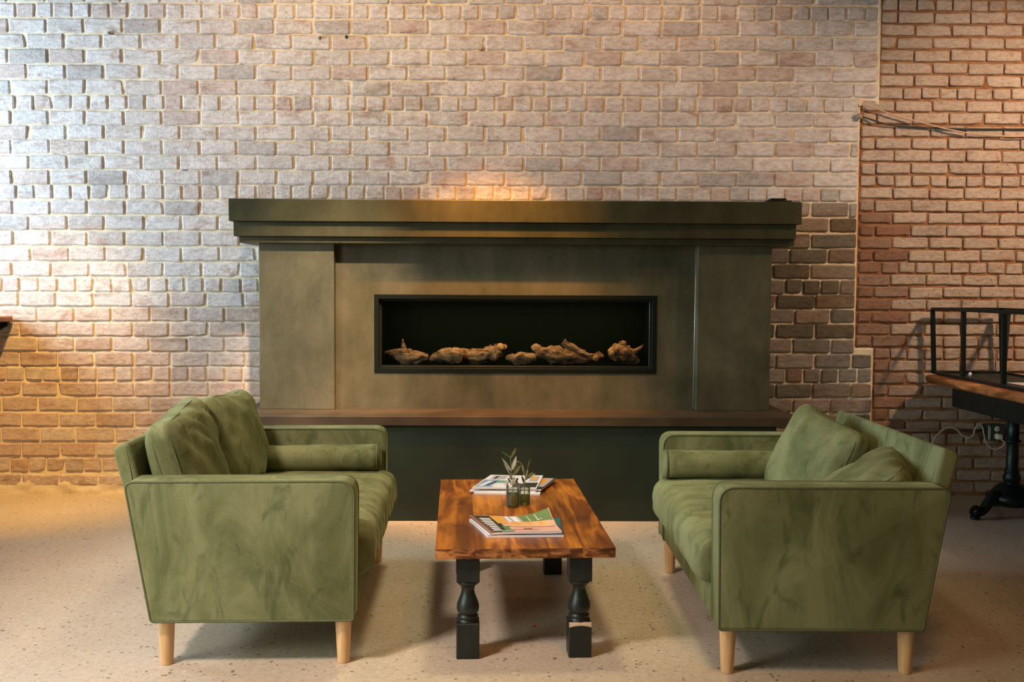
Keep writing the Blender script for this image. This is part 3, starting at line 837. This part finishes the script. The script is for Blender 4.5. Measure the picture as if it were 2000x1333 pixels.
# ------------------------------------------------------------------ coffee table
TA = math.radians(2.4)
CT = thing('coffee_table', 'low coffee table with orange-brown plank top and black turned legs', 'table', (.0703, 3.883, 0), TA)
TL, TW = 1.212, .604
ws = [.135, .118, .128, .112, .111]; x = -TW/2
for i, q in enumerate(ws):
    bm = bmesh.new(); bm_box(bm, x+.0001, x+q-.0001, -TL/2, TL/2, .351, .385, .0009, 2)
    for fc in bm.faces:
        if abs(fc.normal.y) > .9: fc.material_index = 1
    pl = obm('plank', bm, [TABLEWOOD, EDGEWOOD], CT); x += q
def table_leg(lx, ly, worn=False):
    hw = .039
    bm = bmesh.new()
    bm_box(bm, lx-hw, lx+hw, ly-hw, ly+hw, .262, .351, .002, 1)
    o = obm('leg', bm, BLACKPAINT, CT)
    box('foot_block', lx-hw, lx+hw, ly-hw, ly+hw, 0, .122, BLACKPAINT, o, .003, 1)
    prof = [(.020, .112), (.037, .120), (.037, .127), (.030, .131), (.035, .136), (.036, .141), (.029, .145), (.031, .149), (.0365, .156), (.0385, .168), (.037, .182), (.031, .198), (.0245, .214),
            (.0215, .228), (.0235, .240), (.030, .247), (.036, .252), (.0385, .258), (.034, .268)]
    lathe('turning', prof, BLACKPAINT, o, 28, (lx, ly, 0))
    if worn:
        V, F = [], []
        # rounded shoulder of the lower block where the paint is rubbed off
        n = 12
        for k in range(n+1):
            u = k/n; X = lx-hw+.001+2*(hw-.001)*u; zc = .1215-.006*(2*u-1)**2-.004
            V += [(X, ly-hw-.0012, zc-.006), (X, ly-hw-.0012, .1195), (X, ly-hw+.004, .1225)]
        for k in range(n):
            for q in range(2): F.append((k*3+q, k*3+3+q, k*3+4+q, k*3+1+q))
        obj('worn_shoulder', V, F, BAREWOOD, o, True)['label'] = 'pale bare wood where the black paint is rubbed off'
def tl(px, py):   # world -> table frame
    v = Matrix.Rotation(-TA, 4, 'Z') @ Vector((px-.0703, py-3.883, 0)); return v.x, v.y
for (px, py, wn) in ((-.099, 3.337, False), (.281, 3.350, True), (-.143, 4.345, False), (.243, 4.332, False)):
    table_leg(*tl(px, py), wn)

# ------------------------------------------------------------------ magazines
TZ = .3855
def magazine(label, corners, z0, th, top, spine, prints, curl=None, group='magazines on the coffee table', wav=.0015, pages=PAPER):
    """corners: lf, rf, rb, lb in world x,y; prints: (u0,u1,v0,v1,mat[,shear]) in cover space"""
    c = [Vector((a, b, 0)) for a, b in corners]; nu, nv = 16, 10
    org = (c[0]+c[2])/2
    def P(u, v, k):
        p = (c[0]*(1-u)*(1-v)+c[1]*u*(1-v)+c[2]*u*v+c[3]*(1-u)*v)-org
        z = z0+th*k+(wav*math.sin(u*5+v*2)+wav if k > 0 or z0 > TZ+.001 else 0)
        if curl: z += curl(u, v)*(k*.3+.7)
        return (p.x, p.y, z)
    V = []; F = []; mi = []
    for k in (0, 1):
        for j in range(nv+1):
            for i in range(nu+1): V.append(P(i/nu, j/nv, k))
    off = (nu+1)*(nv+1)
    for j in range(nv):
        for i in range(nu):
            a = j*(nu+1)+i
            F.append((a, a+nu+1, a+nu+2, a+1)); F.append((off+a, off+a+1, off+a+nu+2, off+a+nu+1))
    for i in range(nu):
        F.append((i, i+1, off+i+1, off+i)); a = nv*(nu+1)+i; F.append((a+1, a, off+a, off+a+1))
    for j in range(nv):
        a = j*(nu+1); F.append((a+nu+1, a, off+a, off+a+nu+1)); a += nu; F.append((a, a+nu+1, off+a+nu+1, off+a))
    o = thing('magazine', label, 'magazine', (org.x, org.y, 0), 0, group)
    obj('pages', V, F, pages, o)
    # cover sheet
    V2 = []; F2 = []
    for j in range(nv+1):
        for i in range(nu+1):
            q = P(i/nu, j/nv, 1); V2.append((q[0], q[1], q[2]+.0006))
    for j in range(nv):
        for i in range(nu):
            a = j*(nu+1)+i; F2.append((a, a+1, a+nu+2, a+nu+1))
    cv = obj('cover', V2, F2, top, o, True)
    mats = []; V3 = []; F3 = []; M3 = []
    for idx, pr in enumerate(prints):
        u0, u1, v0, v1, mt = pr[:5]; sh = pr[5] if len(pr) > 5 else 0
        if mt not in mats: mats.append(mt)
        n = 4; b = len(V3)
        for j in range(n+1):
            for i in range(n+1):
                v = v0+(v1-v0)*j/n; u = u0+(u1-u0)*i/n+sh*(v-v0)
                q = P(max(.003, min(.997, u)), max(.003, min(.997, v)), 1); V3.append((q[0], q[1], q[2]+.0009+idx*.00006))
        for j in range(n):
            for i in range(n):
                a = b+j*(n+1)+i; F3.append((a, a+1, a+n+2, a+n+1)); M3.append(mats.index(mt))
    if V3: obj('cover_print', V3, F3, mats, cv, True, M3)
    if spine:
        sp = [P(0, j/nv, k) for j in range(nv+1) for k in (0, 1)]
        V4 = [(q[0]-.0008, q[1], q[2]) for q in sp]; F4 = [(2*j, 2*j+1, 2*j+3, 2*j+2) for j in range(nv)]
        obj('spine', V4, F4, spine, o)
    return o
rr = random.Random(5)
glyph = [(.06+.006*math.sin(k), .175+.004*k, .10+.095*k, .10+.095*k+.052, PR['white'], .25) for k in range(8)]
cover = [(.0, .05, 0, 1, PR['brown']), (.05, .28, .02, .98, PR['black'])]+glyph+[
    (.24, .42, .50, .98, PR['orange']), (.27, .34, .60, .86, PR['yellow']), (.24, .36, .10, .34, PR['green']), (.40, .60, .55, .98, PR['grey']),
    (.42, .46, .60, .95, PR['white']), (.50, .57, .62, .95, PR['white']), (.60, .99, .60, .99, PR['green']), (.60, .67, .66, .94, PR['yellow']), (.70, .76, .66, .94, PR['white']),
    (.80, .87, .66, .94, PR['white']), (.36, .96, .30, .60, PR['skin']), (.40, .90, .44, .58, PR['orange']), (.84, .97, .36, .50, PR['pink']), (.32, .70, .12, .26, PR['pink']), (.50, .62, .14, .20, PR['brown']), (.16, .34, .02, .09, PR['mint'])]
magazine('white-edged magazine under the orange and green one on the table front', [(-.032, 3.418), (.232, 3.428), (.236, 3.690), (-.104, 3.665)], TZ, .0085, PR['navy'], PR['white'],
         [(.86, .99, .50, .97, PR['teal']), (.84, .88, .50, .97, PR['white']), (.90, .94, .60, .9, PR['mint']), (.0, .05, 0, 1, PR['white'])], wav=0)
magazine('orange and green magazine with white masthead, topmost on the table front', [(-.020, 3.415), (.226, 3.440), (.190, 3.668), (-.104, 3.682)], TZ+.0092, .0065, PR['pink'], PR['brown'],
         cover, curl=lambda u, v: .030*max(0, (u-.55)/.45)**2*max(0, (v-.35)/.65)**1.5+.005*max(0, u-.5))
magazine('white magazine with a red spine corner, lowest of the rear magazine pile', [(-.100, 4.150), (.178, 4.128), (.205, 4.38), (-.05, 4.40)], TZ, .0065, PR['white'], PR['red'], [], wav=0)
magazine('white magazine second from the bottom of the rear pile', [(-.118, 4.165), (.160, 4.150), (.215, 4.42), (-.06, 4.42)], TZ+.0070, .0055, PR['white'], PR['grey'], [], wav=0)
magazine('dark-backed magazine turned sideways under the top of the rear pile', [(-.06, 4.20), (.185, 4.165), (.262, 4.42), (.0, 4.47)], TZ+.0130, .005, PR['black'], PR['green'],
         [(.7, .98, .2, .95, PR['grey']), (.78, .92, .45, .85, PR['orange'])], wav=0)
magazine('pale blue and white magazine topmost on the rear pile', [(-.108, 4.160), (.165, 4.160), (.205, 4.44), (-.03, 4.45)], TZ+.0186, .006, PR['white'], PR['white'],
         [(.02, .30, .05, .6, PR['blue']), (.05, .12, .12, .5, PR['white'], .2), (.16, .22, .15, .5, PR['navy'], .2), (.25, .29, .12, .5, PR['white'], .2), (.28, .44, .35, .55, PR['mint']),
          (.1, .35, .66, .92, PR['grey']), (.15, .20, .66, .9, PR['navy']), (.45, .62, .2, .42, PR['pink']), (.6, .78, .05, .34, PR['navy']), (.76, .98, .05, .40, PR['black']), (.80, .95, .5, .9, PR['grey']), (.84, .92, .6, .85, PR['orange'])], wav=.0008)

# ------------------------------------------------------------------ vases and sprigs
vt = thing('glass_vase', 'tall ribbed glass bottle vase with greenish water on the coffee table', 'vase', (.0615, 3.925, TZ))
rib = lambda a, z: 1+.035*math.cos(14*a)*(1 if .006 < z < .085 else 0)
lathe('bottle', [(.020, 0), (.0255, .003), (.026, .012), (.026, .080), (.0245, .090), (.0195, .097), (.0185, .103), (.0215, .107), (.0215, .110), (.0185, .110)], BOTTLE, vt, 84, rmod=rib)
lathe('water', [(.0235, .004), (.0238, .052)], WATER, vt, 28)
vs2 = thing('glass_vase', 'short hobnail glass tumbler vase with greenish water on the coffee table', 'vase', (.1085, 3.965, TZ))
lathe('tumbler', [(.018, 0), (.0215, .003)]+[(.0220, .006+.003*i) for i in range(19)]+[(.0225, .066), (.0205, .066)], BOTTLE, vs2, 60,
      rmod=lambda a, z: 1+(.05*math.cos(15*a+(PI if int(z/.006) % 2 else 0))*(.5+.5*math.cos(z/.006*2*PI)) if z < .062 else 0))
lathe('water', [(.0190, .004), (.0198, .036)], WATER, vs2, 24)
def leaf_geo(base, tip, wid, normal, curve=.15):
    b, t = Vector(base), Vector(tip); d = t-b; L = d.length; d.normalize(); n = Vector(normal).normalized()
    s = d.cross(n).normalized(); n = s.cross(d); V = []; F = []; m = 8
    for i in range(m+1):
        u = i/m; w_ = wid*math.sin(PI*min(1, u*.92+.04))**.8*(1-.25*u); c = b+d*L*u+n*(curve*L*u*u)
        V += [c-s*w_/2+n*w_*.12, c, c+s*w_/2+n*w_*.12]
    for i in range(m):
        for q in range(2): F.append((i*3+q, i*3+q+1, i*3+q+4, i*3+q+3))
    b0 = len(V); V += [v-n*.0004 for v in V]; F += [tuple(reversed([i+b0 for i in q])) for q in list(F)]
    return V, F
def sprig(label, loc, stems, leaves):
    t = thing('leaf_sprig', label, 'plant', loc)
    for s in stems: tube('stem', catmull(s, 5), .0011, STEM, t, 6)
    for b, tp, wd, nm, mt in leaves:
        V, F = leaf_geo(b, tp, wd, nm); obj('leaf', V, F, mt, t, True)
K = 1/495.   # metres per photo pixel on the table here
def q(px, py, dy=0, ox=1001, oz=938, bz=.108): return ((px-ox)*K, dy, bz+(oz-py)*K)
sprig('sage sprig with long pale leaves standing in the tall ribbed bottle', (.0615, 3.925, TZ),
      [[q(1001, 980), q(1000, 940), q(998, 920), q(996, 900), q(995, 892)], [q(1001, 980, .005), q(1003, 935, .004), q(1004, 918, .004)]],
      [(q(995, 895), q(977, 882), .009, (0, -1, .2), LEAFG), (q(996, 897), q(1006, 875), .012, (.2, -1, 0), LEAFB), (q(997, 922), q(978, 896), .012, (.1, -1, .3), LEAFL),
       (q(999, 920), q(1008, 892), .016, (-.2, -1, .1), LEAFL), (q(1001, 930), q(1016, 908), .017, (.3, -1, .2), LEAFB), (q(999, 935), q(983, 907), .005, (0, -1, 0), LEAFL),
       (q(1000, 938, -.004), q(993, 924, -.012), .010, (0, -1, .5), LEAFL), (q(1003, 938, -.003), q(1014, 932, -.015), .010, (0, -.6, 1), LEAFL), (q(1000, 940, -.004), q(992, 930, -.016), .008, (0, -1, 1), LEAFL),
       (q(1002, 930, .008), q(1010, 900, .012), .010, (.4, -1, 0), LEAFL)])
q2 = lambda px, py, dy=0: q(px, py, dy, 1024, 955, .066)
sprig('smaller sage sprig with brownish leaves in the short hobnail tumbler', (.1085, 3.965, TZ),
      [[q2(1024, 978), q2(1023, 950), q2(1025, 930), q2(1022, 915), q2(1017, 906), q2(1008, 902)], [q2(1024, 975, .004), q2(1026, 945), q2(1028, 920)]],
      [(q2(1028, 922), q2(1035, 896), .004, (0, -1, 0), LEAFB), (q2(1025, 940), q2(1040, 923), .014, (.2, -1, .2), LEAFB), (q2(1027, 938), q2(1046, 927), .012, (.2, -.8, .5), LEAFB),
       (q2(1026, 932), q2(1031, 918), .008, (0, -1, .1), LEAFL), (q2(1023, 930), q2(1019, 908), .008, (0, -1, 0), LEAFL), (q2(1024, 948), q2(1018, 930), .010, (0, -1, .2), LEAFG),
       (q2(1025, 935), q2(1030, 924), .008, (.3, -1, .1), LEAFL)])

# ------------------------------------------------------------------ table with rack on the right
RT = thing('side_table', 'cafe table with rough amber wood edge on a black cast iron pedestal', 'table', (2.86, 5.30, 0))
tx0, ty0, ty1 = 2.535-2.86, 4.25-5.30, 5.90-5.30
P2 = round_poly([(tx0, ty0), (tx0+1.05, ty0), (tx0+1.05, ty1), (tx0, ty1)], [.03, .03, .03, .07], 6)
bm = bmesh.new()
rings = []
for z, d in ((.703, .030), (.706, .014), (.716, .004), (.734, 0), (.745, .004), (.750, .012)):
    Q = inset_poly(P2, d); rings.append([bm.verts.new((v.x+.004*NZ(v.x*30, v.y*30, z*60), v.y, z)) for v in Q])
for a, b in zip(rings, rings[1:]):
    for i in range(len(a)): bm.faces.new((a[i], a[(i+1) % len(a)], b[(i+1) % len(a)], b[i]))
bm.faces.new(list(reversed(rings[0]))); bm.faces.new(rings[-1])
AMBER = stained_wood('amber_live_edge', (.16, .050, .014), (.42, .15, .045), (.60, .26, .09))
obm('tabletop', bm, AMBER, RT)
box('apron', tx0+.12, tx0+.93, ty0+.12, ty1-.14, .575, .703, CAST, RT, .004)
lathe('pedestal_column', [(.030, .575), (.042, .572), (.045, .560), (.034, .553), (.036, .548), (.033, .543), (.031, .430), (.043, .425), (.045, .418), (.033, .412), (.031, .40), (.033, .262), (.040, .256), (.040, .250),
       (.037, .245), (.046, .225), (.048, .210), (.040, .192), (.036, .185), (.060, .180), (.085, .160), (.110, .128), (.135, .118), (.130, .085), (.09, .062), (.04, .060)][::-1], CAST, RT, 36, (0, .15, 0),
      rmod=lambda a, z: 1+.05*math.cos(9*a)*(1 if .27 < z < .40 or .43 < z < .54 else 0)+.03*math.cos(6*a)*(1 if z < .13 else 0))
for ang in (200, 320, 80):
    a = math.radians(ang); dx, dy = math.cos(a), math.sin(a)
    pr = [(.07, .105), (.12, .115), (.165, .085), (.20, .050), (.235, .038), (.262, .048)]
    P = catmull([(dx*r, .15+dy*r, z) for r, z in pr], 5)
    n = len(P); R = [.040-.016*math.sin(PI*min(1, i/n*1.1)*.5)+(.012*max(0, (i/n-.75)*4)) for i in range(n)]
    V, F = tube_data(P, R, 12)
    kn = lathe_data([(.01, .0), (.026, .004), (.028, .012), (.02, .02)], 12, (dx*.258, .15+dy*.258, 0))
    sc = lathe_data([(.005, .075), (.026, .085), (.034, .105), (.026, .128), (.006, .138)], 12, (dx*.13, .15+dy*.13, 0))
    joined('foot', [(V, F), kn, sc], CAST, RT)
RK = thing('metal_rack', 'black open metal frame rack with a dark tray standing on the cafe table', 'rack', (2.62, 5.93, .751))
def bar(nm, a, b, r=.0085, par=RK):
    a, b = Vector(a), Vector(b); d = (b-a).normalized(); u = d.cross(Vector((0, 0, 1)) if abs(d.z) < .9 else Vector((0, 1, 0))).normalized(); v = d.cross(u)
    V = [p+u*s*r+v*t*r for p in (a, b) for s, t in ((-1, -1), (1, -1), (1, 1), (-1, 1))]
    return obj(nm, V, [(3, 2, 1, 0), (4, 5, 6, 7), (0, 1, 5, 4), (1, 2, 6, 5), (2, 3, 7, 6), (3, 0, 4, 7)], BLACKMETAL, par)
H = .392; x1, yN = .405, -1.25
for a, b in (((-.018, 0), (0, 0)), ((-.005, -.37), (.003, -.37)), ((.0, -.81), (.008, -.81)), ((x1-.01, 0), (x1+.01, 0)), ((x1, yN), (x1, yN)), ((0, yN), (0, yN))):
    bar('post', (a[0], a[1], H), (b[0], b[1], .006), .011)
bar('brace', (x1+.01, -.06, H), (.012, -.80, .01), .009)
for z in (.0095, H):
    o = -.018 if z > .1 else 0
    bar('rail', (o, 0, z), (0, yN, z)); bar('rail', (x1-.01*(z > .1), 0, z), (x1, yN, z)); bar('rail', (o, 0, z), (x1, 0, z)); bar('rail', (0, yN, z), (x1, yN, z))
box('tray', .006, x1-.006, yN, -.006, .002, .006, plain('tray_metal', (.012, .022, .018), .5, .2), RK)
tag(box('paper_sheet', 2.74, 3.0, 5.13, 5.30, .7585, .760, PAPER), 'white paper sheet lying on the dark rack tray', 'paper')
kb = lathe('rack_knob', [(.003, 0), (.0045, .004), (.009, .010), (.010, .017), (.006, .025), (.001, .027)], WHITE, RK, 14, (.10, -.25, .006)); kb['label'] = 'small white ball knob on the tray'

# ledge table at the left wall side
LT = thing('bar_table', 'wooden bar-height table end with black bracket at the left picture edge', 'table', (-3.4, 5.3, 0))
box('tabletop', -1.15, .507, -1.9, .672, 1.042, 1.074, AMBER, LT, .004)  # unseen length towards the camera added to block the near window's light
V = [(.49, .672, 1.042), (.49, .672, 1.02), (.10, .672, .80), (-.1, .672, .80), (-.1, .672, 1.042)]; n = len(V)
V = V+[(a, b-.03, c) for a, b, c in V]
obj('bracket', V, [tuple(range(n)), tuple(range(2*n-1, n-1, -1))]+[(i, i+n, (i+1) % n+n, (i+1) % n) for i in range(n)], CAST, LT)
for lx, ly in ((-1.05, -1.8), (-1.05, .58), (.0, -1.8)): box('leg', lx-.03, lx+.03, ly-.03, ly+.03, 0, 1.042, CAST, LT, .003)

# ------------------------------------------------------------------ wall services
OB = thing('outlet_box', 'grey-green metal outlet box with duplex socket on the brick wall', 'outlet', (3.005, 5.975, .400))
box('box_body', -.056, .056, -.045, .012, -.048, .048, BOXGREY, OB, .004)
box('cover_plate', -.058, .058, -.049, -.045, -.05, .05, BOXGREY, OB, .0015)
for z in (.021, -.021):
    lathe('socket', [(.016, 0), (.0165, .002), (.015, .0035), (.002, .0035)], WHITE, OB, 20)
    c = COL.objects[-1]; c.rotation_euler = (PI/2, 0, 0); c.location = (.006, -.048, z)
    bm = bmesh.new()
    for sx_ in (-.0055, .0055): bm_box(bm, .006+sx_-.0012, .006+sx_+.0012, -.0525, -.0512, z-.002, z+.006)
    obm('socket_slots', bm, BLACKWIRE, c).matrix_parent_inverse = (Matrix.Translation(c.location) @ Matrix.Rotation(PI/2, 4, 'X')).inverted()
bm = bmesh.new()
bm_box(bm, -.047, -.042, -.052, -.049, -.045, .044, .001, 1); bm_box(bm, -.038, -.034, -.052, -.049, -.043, .03, .001, 1)
obm('plate_edge', bm, WHITE, OB)
PG = box('power_plug', 2.993, 3.030, 5.885, 5.925, .360, .392, WHITE, None, .007, 2, True); tag(PG, 'white plug in the lower socket of the wall outlet box', 'plug')
tag(tube('extension_cable', catmull([(3.020, 5.90, .362), (3.045, 5.90, .345), (3.040, 5.91, .318), (3.0, 5.92, .297), (2.955, 5.93, .325), (2.935, 5.93, .385), (2.922, 5.93, .435), (2.893, 5.93, .440), (2.875, 5.93, .41),
    (2.872, 5.93, .385), (2.84, 5.93, .366), (2.80, 5.935, .385), (2.77, 5.935, .415), (2.72, 5.935, .428), (2.668, 5.93, .400), (2.622, 5.92, .340), (2.60, 5.90, .20), (2.56, 5.86, .03), (2.40, 5.80, .006), (2.1, 5.75, .006)], 8), .0052, CORD, None, 8),
    'beige power cord looping from the outlet box to the floor behind the sofa', 'cord')
tag(tube('wall_conduit', [(2.20, 5.968, .405), (2.948, 5.968, .405)], .0095, CONDUIT, None, 12), 'painted metal conduit along the brick wall between sofa back and outlet box', 'pipe')
tag(tube('wall_conduit', [(3.062, 5.968, .405), (4.7, 5.968, .405)], .0095, CONDUIT, None, 12), 'painted metal conduit along the brick wall beyond the outlet box', 'pipe')
tag(tube('cable', catmull([(2.165, 5.975, 2.366), (2.25, 5.968, 2.335), (2.36, 5.968, 2.296), (2.525, 5.968, 2.254), (2.70, 5.968, 2.212), (2.835, 5.968, 2.190), (2.98, 5.968, 2.180), (3.142, 5.968, 2.177), (3.8, 5.968, 2.20)], 8), .0042, BEIGEWIRE, None, 8),
    'thin beige cable sagging across the upper brick wall', 'cable')
bw = tube('cable', catmull([(2.150, 5.981, 2.290), (2.20, 5.981, 2.280), (2.277, 5.97, 2.252), (2.38, 5.981, 2.237), (2.493, 5.981, 2.230), (2.75, 5.981, 2.222), (3.14, 5.981, 2.223), (3.8, 5.981, 2.23)], 8), .0048, BLACKWIRE, None, 8)
tag(bw, 'thin black cable running across the brick wall just below the beige one', 'cable')
V, F = softbox(.036, .02, .034, .010, 3, 3, 3, lambda p, u: p*(1+.25*NZ(p.x*60, p.y*60, p.z*60)))
obj('sealant_blob', [(v.x+2.150, v.y+5.972, v.z+2.290) for v in V], F, CONDUIT, bw, True)
for hx, hz, lb in ((-2.300, 2.745, 'rusty nail stub in the brick joint above the sofa left of the hearth'), (-1.062, 2.728, 'round metal anchor in the brick wall, first of two above the mantel end'), (-.905, 2.735, 'dark round anchor in the brick wall, second of two above the mantel end')):
    lathe('wall_anchor', [(.003, 0), (.009, .001), (.010, .004), (.006, .016), (.002, .018)], CONDUIT if hx < -1 else BLACKWIRE, None, 12)
    c = COL.objects[-1]; c.rotation_euler = (PI/2, 0, 0); c.location = (hx, WY-.002, hz); tag(c, lb, 'anchor')
tag(tube('gold_leaf', [(0.13, 3.62, .001), (.14, 3.625, .003), (.146, 3.622, .001)], [.001, .004, .001], PR['red'], None, 6), 'tiny reddish crumb on the floor under the coffee table', 'crumb')
